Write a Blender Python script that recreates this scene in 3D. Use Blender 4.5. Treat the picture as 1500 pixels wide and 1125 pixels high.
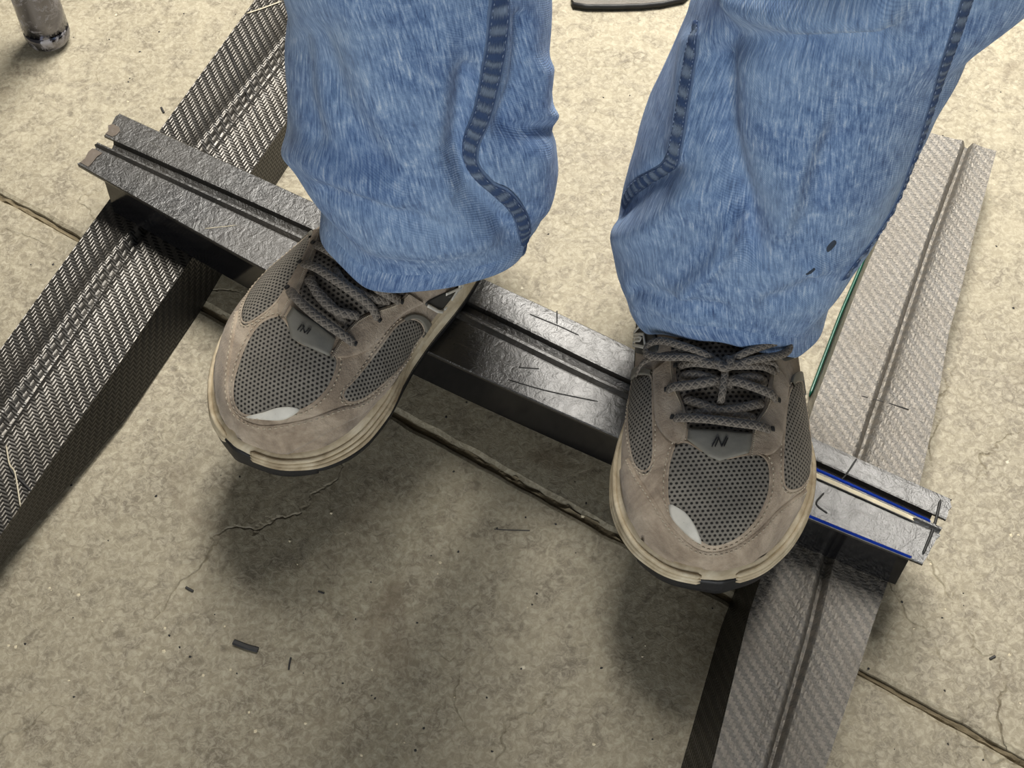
import bpy, bmesh, math, random
from mathutils import Vector, Matrix, noise
from mathutils.bvhtree import BVHTree
random.seed(7)
for o in list(bpy.data.objects): bpy.data.objects.remove(o)
SC = bpy.context.scene
COL = SC.collection
# ------------------------------------------------------------------ camera
W, H, F = 1500, 1125, 2000.0
TH = math.radians(57); S, C = math.sin(TH), math.cos(TH)
CH = 0.80                                   # camera height above the floor (m)
CAM = Vector((0, 0, CH))
cd = bpy.data.cameras.new('camera'); cam = bpy.data.objects.new('camera', cd); COL.objects.link(cam)
cd.sensor_width = 36; cd.lens = 36 * F / W; cd.clip_start = .01
cam.location = CAM; cam.rotation_euler = (math.pi / 2 - TH, 0, 0)
SC.camera = cam
# ------------------------------------------------------------------ light
wd = bpy.data.worlds.new('world'); SC.world = wd; wd.use_nodes = True
wd.node_tree.nodes['Background'].inputs[0].default_value = (1.0, .96, .90, 1)
wd.node_tree.nodes['Background'].inputs[1].default_value = .09
def area(name, loc, size, energy, rot=(0, 0, 0), col=(1, .96, .89), spread=180):
    l = bpy.data.lights.new(name, 'AREA'); l.shape = 'RECTANGLE'; l.size, l.size_y = size
    l.energy = energy; l.color = col; l.spread = math.radians(spread)
    o = bpy.data.objects.new(name, l); COL.objects.link(o); o.location = loc; o.rotation_euler = rot
# two strip fixtures on the ceiling behind the person, plus an added fill behind the camera to brighten the jeans
area('ceiling_light', (.95, 1.80, 2.3), (.40, 1.9), 36, (0, 0, math.radians(-20)), spread=104)
area('ceiling_light', (.18, 1.95, 2.3), (.65, 1.3), 56, (0, 0, math.radians(-20)), spread=104)
area('front_fill', (-.3, -2.6, .85), (2.2, 1.3), 58, (math.radians(90), 0, 0), (.95, .98, 1))
SC.view_settings.view_transform = 'Standard'
try: SC.view_settings.look = 'None'
except Exception: pass
SC.view_settings.exposure = 0.0; SC.view_settings.gamma = 1; SC.view_settings.use_curve_mapping = False

# ------------------------------------------------------------------ picture <-> place
def ray(px, py):
    u = (px - W / 2) / F; v = (py - H / 2) / F
    return Vector((u, C - v * S, -S - v * C))
def un(px, py, z=0.0):
    d = ray(px, py); return CAM + d * ((z - CH) / d.z)
def unY(px, py, y):
    d = ray(px, py); return CAM + d * (y / d.y)
def proj(p):
    d = p - CAM; zc = d.y * C - d.z * S
    return (W / 2 + F * d.x / zc, H / 2 + F * (-d.y * S - d.z * C) / zc)

# ------------------------------------------------------------------ mesh helpers
def obj(name, verts, faces, mat, parent=None, uvs=None, smooth=True, label=None, kind=None):
    me = bpy.data.meshes.new(name)
    off = parent_off(parent)
    me.from_pydata([tuple(Vector(v) - off) for v in verts], [], faces); me.update()
    if uvs:
        ul = me.uv_layers.new(name='UVMap')
        for l in me.loops: ul.data[l.index].uv = uvs[l.vertex_index]
    if smooth:
        for p in me.polygons: p.use_smooth = True
    me.materials.append(mat)
    o = bpy.data.objects.new(name, me); COL.objects.link(o)
    if parent: o.parent = parent
    if label: o['label'] = label
    if kind: o['kind'] = kind
    return o
def parent_off(p):
    v = Vector((0, 0, 0))
    while p: v += p.location; p = p.parent
    return v
def fixn(o):
    bm = bmesh.new(); bm.from_mesh(o.data); bmesh.ops.recalc_face_normals(bm, faces=bm.faces); bm.to_mesh(o.data); bm.free()
def empty(name, loc, label, cat, group=None):
    o = bpy.data.objects.new(name, None); COL.objects.link(o); o.location = loc
    o['label'] = label; o['category'] = cat
    if group: o['group'] = group
    return o
def gridf(n, m, closed=False, base=0):
    f = []
    for i in range(n - 1):
        for j in range(m if closed else m - 1):
            k = (j + 1) % m
            f.append((base + i * m + j, base + i * m + k, base + (i + 1) * m + k, base + (i + 1) * m + j))
    return f
def lerp(a, b, t): return a + (b - a) * t
def interp(tab, x):
    if x <= tab[0][0]: return tab[0][1]
    for (a, p), (b, q) in zip(tab, tab[1:]):
        if x <= b:
            t = (x - a) / (b - a); return p + (q - p) * t
    return tab[-1][1]
def sinterp(tab, x):                        # smooth (monotone-ish cubic) table
    n = len(tab)
    if x <= tab[0][0]: return tab[0][1]
    if x >= tab[-1][0]: return tab[-1][1]
    for i in range(n - 1):
        if x <= tab[i + 1][0]: break
    x0, y0 = tab[i]; x1, y1 = tab[i + 1]; h = x1 - x0
    m0 = (y1 - tab[i - 1][1]) / (x1 - tab[i - 1][0]) if i > 0 else (y1 - y0) / h
    m1 = (tab[i + 2][1] - y0) / (tab[i + 2][0] - x0) if i + 2 < n else (y1 - y0) / h
    t = (x - x0) / h; t2 = t * t; t3 = t2 * t
    return (2*t3-3*t2+1)*y0 + (t3-2*t2+t)*h*m0 + (-2*t3+3*t2)*y1 + (t3-t2)*h*m1
def catmull(pts, n, closed=False):          # n samples per segment
    P = [Vector(p) for p in pts]; out = []; k = len(P)
    for i in range(k if closed else k - 1):
        p1, p2 = P[i], P[(i + 1) % k]
        p0 = P[i - 1] if (closed or i > 0) else p1 * 2 - p2
        p3 = P[(i + 2) % k] if (closed or i + 2 < k) else p2 * 2 - p1
        for s in range(n):
            t = s / n
            out.append(.5 * ((2*p1) + (p2-p0)*t + (2*p0-5*p1+4*p2-p3)*t*t + (3*p1-p0-3*p2+p3)*t**3))
    if not closed: out.append(P[-1].copy())
    return out
def resample(P, n):
    P = [Vector(p) for p in P]; d = [0]
    for a, b in zip(P, P[1:]): d.append(d[-1] + (b - a).length)
    out = []; i = 0
    for k in range(n):
        s = d[-1] * k / (n - 1)
        while i < len(P) - 2 and d[i + 1] < s: i += 1
        L = d[i + 1] - d[i]
        out.append(P[i].lerp(P[i + 1], (s - d[i]) / L if L > 0 else 0))
    return out
def sweep(P, N, a, b, seg=8, taper=True):   # tube, half-width a across, b along the normal N
    V = []; U = []; n = len(P); s = 0
    for i in range(n):
        T = (P[min(i + 1, n - 1)] - P[max(i - 1, 0)])
        T = T.normalized() if T.length > 1e-9 else Vector((0, 1, 0))
        nn = N[i] - T * N[i].dot(T); nn = nn.normalized() if nn.length > 1e-6 else T.orthogonal().normalized()
        B = T.cross(nn)
        if i: s += (P[i] - P[i - 1]).length
        k = .35 if taper and i in (0, n - 1) else 1
        for j in range(seg):
            w = 2 * math.pi * j / seg
            V.append(P[i] + B * (a * k * math.cos(w)) + nn * (b * k * math.sin(w))); U.append((j / seg, s))
    Fc = gridf(n, seg, True)
    Fc.append(tuple(reversed(range(seg)))); Fc.append(tuple((n - 1) * seg + j for j in range(seg)))
    return V, Fc, U
def merge(parts):
    V, Fc, U = [], [], []
    for v, f, u in parts:
        b = len(V); V += v; U += u; Fc += [tuple(i + b for i in q) for q in f]
    return V, Fc, U

# ------------------------------------------------------------------ node helpers
class NT:
    def __init__(s, name):
        s.m = bpy.data.materials.new(name); s.m.use_nodes = True; s.t = s.m.node_tree
        s.b = s.t.nodes['Principled BSDF']
    def n(s, typ, ins=None, **props):
        x = s.t.nodes.new('ShaderNode' + typ)
        for k, v in props.items(): setattr(x, k, v)
        for k, v in (ins or {}).items(): s.set(x.inputs[k], v)
        return x
    def set(s, sock, v):
        if hasattr(v, 'is_output'): s.t.links.new(v, sock)
        elif hasattr(v, 'outputs'): s.t.links.new(v.outputs[0], sock)
        else: sock.default_value = v
    def math(s, op, a, b=0.0, c=0.0):
        return s.n('Math', {0: a, 1: b, 2: c}, operation=op).outputs[0]
    def mix(s, f, a, b, blend='MIX'):
        x = s.n('Mix', data_type='RGBA', blend_type=blend)
        s.set(x.inputs[0], f); s.set(x.inputs[6], a); s.set(x.inputs[7], b); return x.outputs[2]
    def ramp(s, f, stops):
        x = s.n('ValToRGB', {0: f}); e = x.color_ramp.elements
        while len(e) > 1: e.remove(e[-1])
        e[0].position, e[0].color = stops[0][0], col4(stops[0][1])
        for p, c in stops[1:]:
            q = e.new(p); q.color = col4(c)
        return x.outputs[0]
    def noise(s, vec, scale, detail=4, rough=.55, dist=0):
        return s.n('TexNoise', {'Vector': vec, 'Scale': scale, 'Detail': detail, 'Roughness': rough, 'Distortion': dist}).outputs[0]
    def out(s, **k):
        for a, v in k.items(): s.set(s.b.inputs[a.replace('_', ' ')], v)
        return s.m
    def bump(s, h, dist=.001, st=1.0, prev=None):
        x = s.n('Bump', {'Height': h, 'Distance': dist, 'Strength': st})
        if prev is not None: s.set(x.inputs['Normal'], prev)
        return x.outputs[0]
def lin(c): return c / 12.92 if c <= .04045 else ((c + .055) / 1.055) ** 2.4
def rgb(r, g, b): return (lin(r / 255), lin(g / 255), lin(b / 255), 1)
def col4(c):
    if isinstance(c, (int, float)): return (c, c, c, 1)
    return c if len(c) == 4 else (*c, 1)

def mat_concrete():
    t = NT('concrete'); g = t.n('TexCoord').outputs['Object']
    n1 = t.noise(g, 3.2, 6, .62, .5); n2 = t.noise(g, 48, 7, .72, .8); n3 = t.noise(g, 230, 5, .75, .8); n4 = t.noise(g, 9, 4, .6, 1.4)
    c = t.ramp(n1, [(.30, rgb(118, 109, 90)), (.52, rgb(146, 137, 115)), (.72, rgb(166, 157, 135))])
    c = t.mix(t.ramp(n2, [(.36, .9), (.55, 0)]), c, rgb(108, 99, 82), 'MIX')
    c = t.mix(t.math('MULTIPLY', t.ramp(n3, [(.42, 0), (.64, 1)]), .65), c, rgb(186, 178, 156))
    c = t.mix(t.math('MULTIPLY', t.ramp(n4, [(.60, 0), (.74, 1)]), .55), c, rgb(98, 83, 62))
    # dark pits and pale chips
    vo = t.n('TexVoronoi', {'Vector': g, 'Scale': 34, 'Randomness': 1}); d = vo.outputs['Distance']
    sel = t.ramp(t.n('SeparateColor', {0: vo.outputs['Color']}).outputs[0], [(.86, 0), (.88, 1)])
    wob = t.math('ADD', d, t.math('MULTIPLY', t.noise(g, 160, 3), .16))
    pit = t.math('MULTIPLY', t.ramp(wob, [(.15, 1), (.21, 0)]), sel)
    c = t.mix(t.math('MULTIPLY', pit, .7), c, rgb(70, 60, 46))
    v2 = t.n('TexVoronoi', {'Vector': g, 'Scale': 48}); s2 = t.ramp(t.n('SeparateColor', {0: v2.outputs['Color']}).outputs[1], [(.90, 0), (.92, 1)])
    w2 = t.math('ADD', v2.outputs['Distance'], t.math('MULTIPLY', t.noise(g, 220, 3), .2))
    chip = t.math('MULTIPLY', t.ramp(w2, [(.15, 1), (.19, 0)]), s2)
    c = t.mix(t.math('MULTIPLY', chip, .8), c, rgb(232, 224, 200))
    # hairline cracks
    wv = t.n('VectorMath', {0: g, 1: t.n('VectorMath', {0: t.n('TexNoise', {'Vector': g, 'Scale': 12, 'Detail': 5}).outputs['Color'], 'Scale': .13}, operation='SCALE')}, operation='ADD')
    cr = t.n('TexVoronoi', {'Vector': wv, 'Scale': 5.5}, feature='DISTANCE_TO_EDGE').outputs['Distance']
    crk = t.math('MULTIPLY', t.ramp(cr, [(.0, 1), (.008, 0)]), t.ramp(t.noise(g, 6, 3), [(.47, 0), (.6, 1)]))
    c = t.mix(t.math('MULTIPLY', crk, .28), c, rgb(84, 74, 58))
    h = t.math('SUBTRACT', t.math('ADD', t.math('MULTIPLY', n2, .5), t.math('MULTIPLY', n3, .5)), t.math('ADD', t.math('MULTIPLY', pit, .5), crk))
    return t.out(Base_Color=c, Roughness=t.ramp(n1, [(.3, .5), (.7, .68)]), Normal=t.bump(h, .0014, .7))
def mat_carbon(name, a=.0023, scuff=0.0, rough=.36, dark=1.0, metal=.85):
    t = NT(name); uv = t.n('UVMap').outputs[0]
    wob = t.n('VectorMath', {0: uv, 1: t.n('VectorMath', {0: t.n('TexNoise', {'Vector': uv, 'Scale': 40, 'Detail': 2}).outputs['Color'], 'Scale': .0016}, operation='SCALE')}, operation='ADD')
    sx = t.n('SeparateXYZ', {0: wob}); x = t.math('DIVIDE', sx.outputs[0], a); y = t.math('DIVIDE', sx.outputs[1], a)
    m = t.math('FLOORED_MODULO', t.math('SUBTRACT', t.math('FLOOR', x), t.math('FLOOR', y)), 4.0)
    warp = t.math('LESS_THAN', m, 1.5)
    fx = t.math('SUBTRACT', t.math('FRACT', x), .5); fy = t.math('SUBTRACT', t.math('FRACT', y), .5)
    hx = t.math('SUBTRACT', 1.0, t.math('MULTIPLY', t.math('MULTIPLY', fx, fx), 4.0))
    hy = t.math('SUBTRACT', 1.0, t.math('MULTIPLY', t.math('MULTIPLY', fy, fy), 4.0))
    h = t.math('ADD', t.math('MULTIPLY', hx, warp), t.math('MULTIPLY', hy, t.math('SUBTRACT', 1.0, warp)))
    nz = t.noise(uv, 330, 4, .7)
    mot = t.noise(uv, 30, 3)
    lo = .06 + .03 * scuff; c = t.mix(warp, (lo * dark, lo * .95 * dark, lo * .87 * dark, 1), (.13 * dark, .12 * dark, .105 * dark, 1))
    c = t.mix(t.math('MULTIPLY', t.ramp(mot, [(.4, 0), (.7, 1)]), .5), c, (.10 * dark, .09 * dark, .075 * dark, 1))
    hh = t.math('ADD', t.math('MULTIPLY', h, 1 - .6 * scuff), t.math('MULTIPLY', nz, .6 + 3.0 * scuff))
    bp = t.bump(hh, .00026 if scuff < .5 else .00042, .8)
    tg = t.n('Tangent', direction_type='UV_MAP')
    return t.out(Base_Color=c, Metallic=metal, Roughness=t.ramp(nz, [(.3, rough), (.7, rough + .12 + .2 * scuff)]), Anisotropic=.6 - .4 * scuff,
                 Anisotropic_Rotation=t.math('MULTIPLY', warp, .25), Tangent=tg.outputs[0], Normal=bp,
                 Coat_Weight=.35, Coat_Roughness=.18 + .2 * scuff, Coat_Normal=bp)
def mat_beam():
    t = NT('black_resin'); g = t.n('UVMap').outputs[0]
    n1 = t.noise(g, 9, 4); n2 = t.noise(g, 420, 4, .7); n3 = t.noise(g, 120, 4, .65, .8)
    mp = t.n('Mapping', {'Vector': g, 'Scale': (60, 5, 1), 'Rotation': (0, 0, .5)})
    sc = t.ramp(t.noise(mp, 6, 5, .7), [(.60, 0), (.68, 1)])
    c = t.ramp(n1, [(.35, rgb(24, 23, 21)), (.7, rgb(52, 48, 42))])
    c = t.mix(t.math('MULTIPLY', sc, .12), c, rgb(150, 142, 126))
    h = t.math('ADD', t.math('MULTIPLY', n2, .5), n3)
    return t.out(Base_Color=c, Specular_IOR_Level=.8, Roughness=t.ramp(t.math('ADD', t.math('MULTIPLY', n1, .5), t.math('MULTIPLY', n2, .5)), [(.35, .26), (.65, .50)]), Normal=t.bump(h, .0010, .8), Coat_Weight=.45, Coat_Roughness=.3, Coat_Normal=t.bump(n3, .0006, .8))
def mat_plain(name, c, rough=.6, metal=0.0, bumps=None, coat=0.0):
    t = NT(name); g = t.n('TexCoord').outputs['Object']
    c2 = t.mix(t.ramp(t.noise(g, 90, 4), [(.3, 0), (.75, 1)]), c, tuple(x * .72 for x in c[:3]) + (1,))
    k = dict(Base_Color=c2, Roughness=rough, Metallic=metal, Coat_Weight=coat)
    if bumps: k['Normal'] = t.bump(t.noise(g, bumps[0], 4), bumps[1], .6)
    return t.out(**k)
def mat_suede():
    t = NT('taupe_suede'); g = t.n('TexCoord').outputs['Object']
    n1 = t.noise(g, 26, 5, .65, .6); n2 = t.noise(g, 700, 4, .75); n3 = t.noise(g, 75, 4, .6, 1)
    c = t.ramp(n1, [(.32, rgb(122, 107, 90)), (.47, rgb(170, 152, 131)), (.64, rgb(212, 196, 174))])
    c = t.mix(t.math('MULTIPLY', t.ramp(n3, [(.54, 0), (.72, 1)]), .5), c, rgb(104, 88, 71))
    c = t.mix(t.math('MULTIPLY', t.ramp(n2, [(.4, 0), (.7, 1)]), .3), c, rgb(186, 170, 150))
    return t.out(Base_Color=c, Roughness=.93, Sheen_Weight=.25, Sheen_Roughness=.5, Normal=t.bump(t.math('ADD', n2, t.math('MULTIPLY', n3, .6)), .0012, .8))
def mat_mesh(name, a=.0029, c1=rgb(122, 117, 108), c0=rgb(26, 24, 21)):
    t = NT(name); uv = t.n('UVMap').outputs[0]; s = t.n('SeparateXYZ', {0: uv})
    y = t.math('DIVIDE', s.outputs[1], a * .80); row = t.math('FLOOR', y)
    x = t.math('ADD', t.math('DIVIDE', s.outputs[0], a), t.math('MULTIPLY', t.math('FLOORED_MODULO', row, 2.0), .5))
    fx = t.math('SUBTRACT', t.math('FRACT', x), .5); fy = t.math('SUBTRACT', t.math('FRACT', y), .5)
    d = t.math('SQRT', t.math('ADD', t.math('MULTIPLY', fx, fx), t.math('MULTIPLY', t.math('MULTIPLY', fy, fy), .8)))
    hole = t.ramp(d, [(.19, 1), (.33, 0)])
    nn = t.noise(uv, 60, 3); c = t.mix(t.ramp(nn, [(.35, 0), (.7, 1)]), c1, tuple(v * 1.3 for v in c1[:3]) + (1,))
    c = t.mix(hole, c, c0)
    return t.out(Base_Color=c, Roughness=.85, Normal=t.bump(t.math('SUBTRACT', 1.0, hole), .0007, 1.0))
def mat_lace(name, c):
    t = NT(name); uv = t.n('UVMap').outputs[0]; s = t.n('SeparateXYZ', {0: uv})
    p = t.math('MULTIPLY', s.outputs[0], 6.2832 * 4); q = t.math('MULTIPLY', s.outputs[1], 6.2832 / .0042)
    w = t.math('MAXIMUM', t.math('SINE', t.math('ADD', p, q)), t.math('SINE', t.math('SUBTRACT', p, q)))
    f = t.ramp(w, [(.0, 0), (.9, 1)])
    return t.out(Base_Color=t.mix(f, tuple(v * .66 for v in c[:3]) + (1,), c), Roughness=.85, Normal=t.bump(f, .0006, .8))
def mat_denim():
    t = NT('blue_denim'); uv = t.n('UVMap').outputs[0]
    st = t.n('Mapping', {'Vector': uv, 'Scale': (1, .07, 1)}).outputs[0]
    s1 = t.noise(st, 1000, 5, .75); s2 = t.noise(t.n('Mapping', {'Vector': uv, 'Scale': (1, .13, 1)}).outputs[0], 620, 4, .7, .1); n1 = t.noise(uv, 14, 4, .6, .5); n2 = t.noise(uv, 90, 5, .7, .5); fz = t.noise(uv, 1500, 2)
    c = t.ramp(t.math('ADD', t.math('MULTIPLY', s1, .52), t.math('ADD', t.math('MULTIPLY', s2, .26), t.math('MULTIPLY', n2, .22))),
               [(.38, rgb(56, 80, 122)), (.47, rgb(96, 127, 172)), (.54, rgb(138, 165, 202)), (.64, rgb(206, 220, 236))])
    c = t.mix(t.math('MULTIPLY', t.ramp(n1, [(.45, 0), (.70, 1)]), .45), c, rgb(158, 184, 214))
    c = t.mix(t.math('MULTIPLY', t.ramp(n1, [(.28, 1), (.45, 0)]), .30), c, rgb(62, 88, 138))
    tw = t.n('TexWave', {'Vector': t.n('Mapping', {'Vector': uv, 'Rotation': (0, 0, .9)}).outputs[0], 'Scale': 260, 'Distortion': 1.5, 'Detail': 2}).outputs['Color']
    h = t.math('ADD', t.math('MULTIPLY', s1, .9), t.math('ADD', t.math('MULTIPLY', tw, .35), t.math('MULTIPLY', fz, .5)))
    return t.out(Base_Color=c, Roughness=.92, Sheen_Weight=.12, Normal=t.bump(h, .0007, .7))
def mat_seam():
    t = NT('puckered_denim'); uv = t.n('UVMap').outputs[0]; s = t.n('SeparateXYZ', {0: uv})
    q = t.math('ADD', t.math('MULTIPLY', s.outputs[1], 6.2832 / .0105), t.math('MULTIPLY', t.noise(uv, 70, 3), 9.0))
    f = t.math('MULTIPLY', t.ramp(t.math('SINE', q), [(.0, 0), (.6, 1)]), t.ramp(t.noise(uv, 120, 3), [(.35, .35), (.55, 1)])); nz = t.noise(uv, 600, 4, .75)
    mid = t.ramp(t.math('ABSOLUTE', s.outputs[0]), [(.5, 1), (.8, .15)])
    c = t.mix(t.math('MULTIPLY', f, mid), rgb(54, 78, 122), rgb(186, 206, 230))
    c = t.mix(t.ramp(nz, [(.4, 0), (.7, .5)]), c, rgb(112, 146, 196))
    e = t.ramp(t.math('ABSOLUTE', s.outputs[0]), [(.80, 0), (.9, 1)])
    c = t.mix(t.math('MULTIPLY', e, .5), c, rgb(150, 176, 212))
    return t.out(Base_Color=c, Roughness=.92, Normal=t.bump(t.math('ADD', nz, t.math('MULTIPLY', f, mid)), .0009, .8))
def mat_midsole():
    t = NT('dirty_cream_foam'); g = t.n('TexCoord').outputs['Object']
    n1 = t.noise(g, 40, 5, .65, .6); n2 = t.noise(g, 300, 3)
    c = t.ramp(n1, [(.3, rgb(150, 132, 104)), (.5, rgb(196, 181, 152)), (.7, rgb(222, 211, 186))])
    return t.out(Base_Color=c, Roughness=.75, Normal=t.bump(n2, .0005, .5))
def mat_chrome():
    t = NT('worn_chrome'); g = t.n('TexCoord').outputs['Object']
    n = t.noise(g, 60, 6, .75, .5); f = t.ramp(n, [(.50, 0), (.60, 1)])
    return t.out(Base_Color=t.mix(f, (.20, .20, .23, 1), rgb(150, 146, 146)), Metallic=t.math('SUBTRACT', 1.0, t.math('MULTIPLY', f, .75)),
                 Roughness=t.mix(f, (.12,) * 3 + (1,), (.6,) * 3 + (1,)), Normal=t.bump(n, .0006, .4))
M = dict(concrete=mat_concrete(), carbon=mat_carbon('glossy_carbon_twill', dark=.7), carbon2=mat_carbon('scuffed_carbon_twill', .0021, 1.0, .42, 2.1), beam=mat_beam(), carbon3=mat_carbon('shaded_side_twill', .0023, 0, .3, .16, .5),  # side twill darkened to hold shade; scuffed twill base raised for glare
         web=mat_plain('gloss_black_lacquer', (.006, .006, .007, 1), .12), suede=mat_suede(), mesh=mat_mesh('knit_mesh'),
         tmesh=mat_mesh('tongue_mesh', .0034, rgb(106, 100, 92)), lace=mat_lace('braided_grey', rgb(134, 126, 116)),
         tab=mat_plain('grey_rubber', rgb(132, 129, 119), .6, 0, (300, .0003)), dark=mat_plain('charcoal_leather', rgb(70, 69, 65), .6),
         white=mat_plain('white_reflective', rgb(226, 222, 210), .5), thread=mat_plain('pale_thread', rgb(206, 194, 172), .9),
         black=mat_plain('black_rubber', (.012, .012, .013, 1), .55, 0, (200, .0006)), ink=mat_plain('dark_ink', rgb(38, 37, 36), .6),
         denim=mat_denim(), seam=mat_seam(), dthread=mat_plain('blue_grey_thread', rgb(128, 146, 176), .9), foam=mat_midsole(), chrome=mat_chrome(),
         blue=mat_plain('blue_film', rgb(30, 70, 190), .16, .6), film=mat_plain('torn_pale_film', rgb(104, 94, 84), .4, 0, (200, .0006)),
         filler=mat_plain('crumbled_filler', rgb(128, 116, 92), .95, 0, (260, .002)), sub=mat_plain('dark_subbase', rgb(48, 42, 34), .95),
         green=mat_plain('green_resin_edge', rgb(20, 84, 66), .3), sock=mat_plain('dark_sock', rgb(40, 40, 42), .95, 0, (700, .0006)),
         stain=mat_plain('oil_stain', rgb(60, 70, 84), .95), chip=mat_plain('pale_chip', rgb(226, 214, 184), .8),
         scratch=mat_plain('pale_scratch', rgb(190, 180, 156), .3), slate=mat_plain('grey_weave', rgb(104, 98, 90), .5, 0, (500, .0008)))

# ================================================================== FLOOR
J0, J1 = un(0, 285), un(1500, 1115)
jd = (J1 - J0).normalized(); jn = Vector((-jd.y, jd.x, 0))     # jn points away from the camera
fl = obj('floor', [(-4, -3, -.04), (4, -3, -.04), (4, 5, -.04), (-4, 5, -.04)], [(0, 1, 2, 3)], M['sub'], smooth=False)
fl['kind'] = 'structure'
JM = (J0 + J1) * .5
def slab(side):
    V = []; n = 421; prof = []
    for i in range(n):
        s = -.85 + 1.7 * i / (n - 1)
        e = .0016 + .0011 * noise.noise((s * 60, side * 9, 1)) + .0016 * max(0, noise.noise((s * 23, side * 5, 4)))
        if side < 0: e += .0006
        dz = -.0012 - .0012 * abs(noise.noise((s * 90, 3, side)))
        r = []
        for off, z in ((e * .7, -.03), (e, -.006), (e + .0006, dz), (e + .0035, 0), (.05, 0)):
            r.append(JM + jd * s + jn * side * off + Vector((0, 0, z)))
        V += r
    Fc = gridf(n, 5)
    b = len(V); a0 = JM - jd * .85; a1 = JM + jd * .85
    i0, i1 = 4, (n - 1) * 5 + 4
    V += [JM - jd * 4 + jn * side * .05, JM + jd * 4 + jn * side * .05, JM + jd * 4 + jn * side * 4, JM - jd * 4 + jn * side * 4,
          JM - jd * 4 + jn * side * .0016, JM + jd * 4 + jn * side * .0016]
    Fc.append(tuple([b] + [i * 5 + 4 for i in range(n)] + [b + 1, b + 2, b + 3]))
    Fc.append((b, b + 4, 3, 4)); Fc.append((i1, i1 - 1, b + 5, b + 1))
    o = obj('slab', V, Fc, M['concrete'], fl, smooth=False)
    fixn(o)
    if sum(p.normal.z * p.area for p in o.data.polygons) < 0: o.data.flip_normals()
    return o
slab(1); slab(-1)
V = []; n = 700
for i in range(n):
    s = -.8 + 1.6 * i / (n - 1); r = []
    crumb = max(0, .6 + 1.2 * noise.noise((s * 5 + 3, 0, 0)))
    for k in range(6):
        off = (k / 5 - .5) * .0085
        z = -.0042 + .0042 * crumb * noise.noise((s * 130, k * .9, 2)) + (.0015 * crumb if 1 < k < 5 else -.002)
        r.append(JM + jd * s + jn * (off + .0006 * noise.noise((s * 40, k, 0))) + Vector((0, 0, min(z, .0015))))
    V += r
obj('joint_filler', V, gridf(n, 6), M['filler'], fl, smooth=False)

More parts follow.
